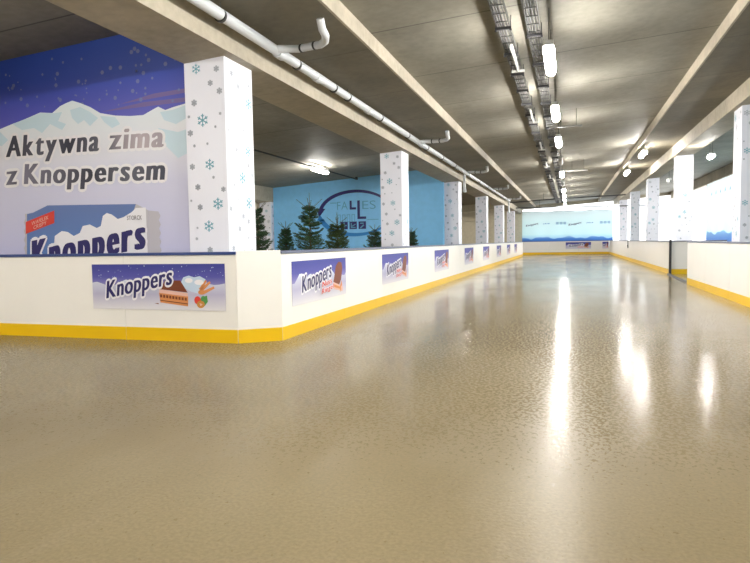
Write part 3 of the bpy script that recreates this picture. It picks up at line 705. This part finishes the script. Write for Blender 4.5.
# unlit batten lights below the left tray: the bright short bars
def batten(y_, lab):
    t = thing('batten_light', lab, 'light', (-0.78, y_, 3.752), 0, 'thin white batten lights under the left tray')
    MB().box(-.02, 0, 0.02, .02, 1.25, .06).build('housing', M['lamp_body'], t)
    MB().tube([(0, .02, .008), (0, 1.23, .008)], .013, 8).build('tube', M['lamp_off'], t)
    MB().box(-.10, 1.25, .0, .10, 1.29, .035).build('cross_bar', M['lamp_body'], t)
for k, y_ in enumerate((9.1, 13.65, 18.2, 22.7, 27.3)): batten(y_, 'thin unlit batten under the left tray, %s in the picture counted from the nearest' % ORD[k])
for k, (y_, x0, x1) in enumerate(((15.2, -0.30, 0.12), (25.0, -0.1, .5))):
    t = thing('ceiling_strut', 'short white channel hung from the ceiling right of the lamps, %s one' % ['nearer', 'farther'][k], 'strut', ((x0 + x1) / 2, y_, 3.66), 0, 'short hung channels')
    w_ = (x1 - x0) / 2 + .15
    MB().box(-w_, -.025, 0, w_, .025, .035).build('channel', M['pvc_dark'], t)
    MB().tube([(-.1, 0, .03), (-.1, 0, zc(-.1, .2) - 3.66)], .006, 6).tube([(w_ - .12, 0, .03), (w_ - .12, 0, zc(x1, .2) - 3.66)], .006, 6).build('hanging_rod', M['galv'], t)

# ---------------------------------------------------------------- drain pipe along the left beam
PX = -3.50
def pz(y_): return 3.475 + 0.0016 * max(0, y_ - 4)
dp = thing('drain_pipe', 'long grey drain pipe hung beside the left beam', 'pipe', (PX, 0, 3.4))
MB().tube([(0, -7.5, pz(-7.5) - 3.4), (0, 39.4, pz(39.4) - 3.4)], 0.062, 16).build('main_pipe', M['pvc'], dp)
def ring(y_, r=.07, w_=.03, m='rubber', nm='coupling_ring'):
    MB().tube([(0, y_ - w_ / 2, pz(y_) - 3.4), (0, y_ + w_ / 2, pz(y_) - 3.4)], r, 16).build(nm, M[m], dp)
y_ = 5.95
for y_ in (3.9, 5.95, 7.88, 9.25, 9.9, 11.76, 13.9, 15.9, 17.9, 20.0, 22.8, 25.6, 28.5, 31.5, 35.0, 37.4): ring(y_)
for y_ in (7.35, 8.6, 11.0, 15.3, 22.3, 30.3, 34.3):
    ring(y_, .069, .16, 'pvc', 'socket')
for y_ in (5.95, 9.9, 13.9, 17.9, 22.8, 28.5):
    MB().tube([(0, y_, .1), (0, y_, zc(PX, 0) - 3.4)], .006, 6).build('pipe_hanger', M['galv'], dp)
def branch(y_, xe):
    """side branch that runs to the right and turns up into the slab"""
    z0 = pz(y_) - 3.4; rx = xe - PX
    pts = [(0.0, y_, z0), (0.05, y_ + .03, z0 + .02), (.16, y_ + .12, z0 + .035), (.26, y_ + .16, z0 + .035), (rx - .18, y_ + .05, z0 + .02), (rx - .08, y_ - .05, z0 + .02), (rx - .015, y_ - .2, z0 + .03), (rx, y_ - .34, z0 + .06), (rx, y_ - .40, z0 + .16)]
    b = MB().tube(pts, .047, 12).build('branch_pipe', M['pvc'], dp)
    for i, j, tt in ((3, 4, .15), (3, 4, .75)):
        a, c = Vector(pts[i]), Vector(pts[j]); p = a.lerp(c, tt); d = (c - a).normalized() * .012
        MB().tube([p - d, p + d], .054, 12).build('coupling_ring', M['rubber'], b)
for y_ in (7.2, 15.0, 22.4, 30.2, 38.0): branch(y_, -2.72)
def dropper(y_, name, lab):
    z1 = pz(y_) - 3.4
    p = MB().tube([(0, y_, z1), (0, y_, 2.90 - 3.4)], .045, 12).build('down_pipe', M['pvc'], dp)
    MB().tube([(0, y_, 2.90 - 3.4), (0, y_, 2.84 - 3.4), (0.0, y_, 2.80 - 3.4)], [.055, .065, .062], 12).build('pipe_cup', M['pvc'], p)
dropper(22.0, '', ''); dropper(39.0, '', '')
# conduit in the left bay
single('ceiling_conduit', MB().tube([(-7.30, 8, zc(-7.3, .02)), (-7.3, 21.5, zc(-7.3, .02))], .022, 8).box(-7.33, 21.4, zc(-7.3, 0.0), -7.27, 21.5, zc(-7.3, .1)).box(-7.55, 12.8, zc(-7.3, .0), -7.3, 12.85, zc(-7.3, .03)), M['dark'], 'thin dark conduit under the left bay ceiling', 'conduit')
single('sprinkler_pipe', MB().tube([(-3.65, 46.0, 3.42), (7.2, 46.0, 3.30)], .035, 8).tube([(-2, 46, 3.4), (-2, 46, 3.92)], .012, 6).tube([(2.0, 46, 3.36), (2.0, 46, 4.2)], .012, 6), M['dark'], 'thin dark pipe crossing the hall in front of the far banner', 'pipe')
single('service_pipe', MB().tube([(-3.65, 40.0, 3.45), (-0.6, 40.0, 3.60), (3.2, 40.0, 3.70)], .03, 8).tube([(-1.5, 40, 3.58), (-1.5, 40, 3.95)], .01, 6), M['dark'], 'thin bent pipe crossing just under the ceiling near the far end', 'pipe')

# ---------------------------------------------------------------- fir trees
def fir(h, rad, seed, label, loc, base=0.12, topgap=0.22, nm='needle', dens=1.0):
    rnd = random.Random(seed); t = thing('fir_tree', label, 'tree', loc, rnd.uniform(0, 6), 'fir trees behind the left boards')
    MB().tube([(0, 0, 0), (0.01, 0, h * .5), (0, 0, h)], [0.035 * h / 1.6, .02, .004], 8).build('trunk', M['bark'], t)
    st_ = MB(); nd = MB()
    def needles(a, b, n, ln, spread):
        d = (b - a).normalized(); s1 = d.cross(Vector((0, 0, 1)));
        s1 = s1.normalized() if s1.length > .1 else Vector((1, 0, 0)); s2 = d.cross(s1)
        for i in range(n):
            p = a.lerp(b, (i + rnd.random()) / n); th = rnd.uniform(0, 2 * PI)
            o = s1 * math.cos(th) + s2 * math.sin(th) * .8
            e = p + (d * .75 + o * spread).normalized() * ln * rnd.uniform(.7, 1.1); wv = d.cross(o).normalized() * .0042
            nd.add([p - wv, p + wv, e], [(0, 1, 2)])
    z = base * h; k = 0
    while z < h - topgap * h * .6:
        f = 1 - (z / h); r = rad * (f ** 0.85) * rnd.uniform(.9, 1.08)
        nb = rnd.randint(6, 8)
        for j in range(nb):
            a = 2 * PI * (j + rnd.uniform(-.3, .3)) / nb + k * .7; L = r * rnd.uniform(.75, 1.12); rise = rnd.uniform(.02, .75) * (0.55 + .9 * (1 - f))
            p0_ = Vector((0, 0, z + rnd.uniform(-.03, .03) * h)); dr = Vector((math.cos(a), math.sin(a), 0)); side = Vector((-math.sin(a), math.cos(a), 0))
            p1_ = p0_ + dr * L * .55 + Vector((0, 0, L * rise * .35)); p2_ = p0_ + dr * L + Vector((0, 0, L * rise))
            st_.tube([p0_, p1_, p2_], [.009, .005, .002], 4, False)
            needles(p1_, p2_, int(36 * dens), .035, .9); needles(p0_, p1_, int(18 * dens), .03, .9)
            for q in range(1, 7):
                tt = q / 7; b0 = p0_.lerp(p1_, tt * 2) if tt < .5 else p1_.lerp(p2_, tt * 2 - 1)
                for sg in (-1, 1):
                    tl = L * (1 - tt) * .55 + .05; b1 = b0 + (dr * .75 + side * sg).normalized() * tl + Vector((0, 0, tl * rnd.uniform(.0, .45)))
                    needles(b0, b1, int((20 + tl * 120) * dens), .034, .9)
        z += h * rnd.uniform(.045, .06); k += 1
    top = Vector((0, 0, h)); needles(Vector((0, 0, h * .8)), top, 50, .03, .8)
    for j in range(4):
        a = j * PI / 2 + .4; b0 = Vector((0, 0, h * (1 - topgap * .55))); b1 = b0 + Vector((math.cos(a) * .13 * h, math.sin(a) * .13 * h, .10 * h))
        st_.tube([b0, b0.lerp(b1, .5) - Vector((0, 0, .01 * h)), b1], .004, 4, False); needles(b0, b1, 40, .03, .8)
    st_.build('branches', M['bark'], t); tag(nd.build('needles', M[nm], t), None, None, None, 'stuff')
fir(2.10, 0.52, 1, 'fir tree half hidden right behind the nearest snowflake column', (-6.85, 13.0, 0))
fir(1.66, 0.44, 2, 'smallest fir tree, low and dark, left of the tallest one', (-6.9, 14.6, 0))
fir(2.22, 0.62, 3, 'tallest fir tree with an open forked tip before the blue wall', (-5.55, 13.0, 0), topgap=.30)
fir(1.84, 0.62, 4, 'broad olive green fir tree below the left part of the round logo', (-5.5, 14.6, 0), nm='needle2', topgap=.3)
fir(1.62, 0.60, 5, 'fir tree peeking out left of the second snowflake column', (-5.45, 17.6, 0))
fir(1.55, 0.50, 6, 'fir tree peeking out right of the second snowflake column', (-4.75, 19.2, 0))
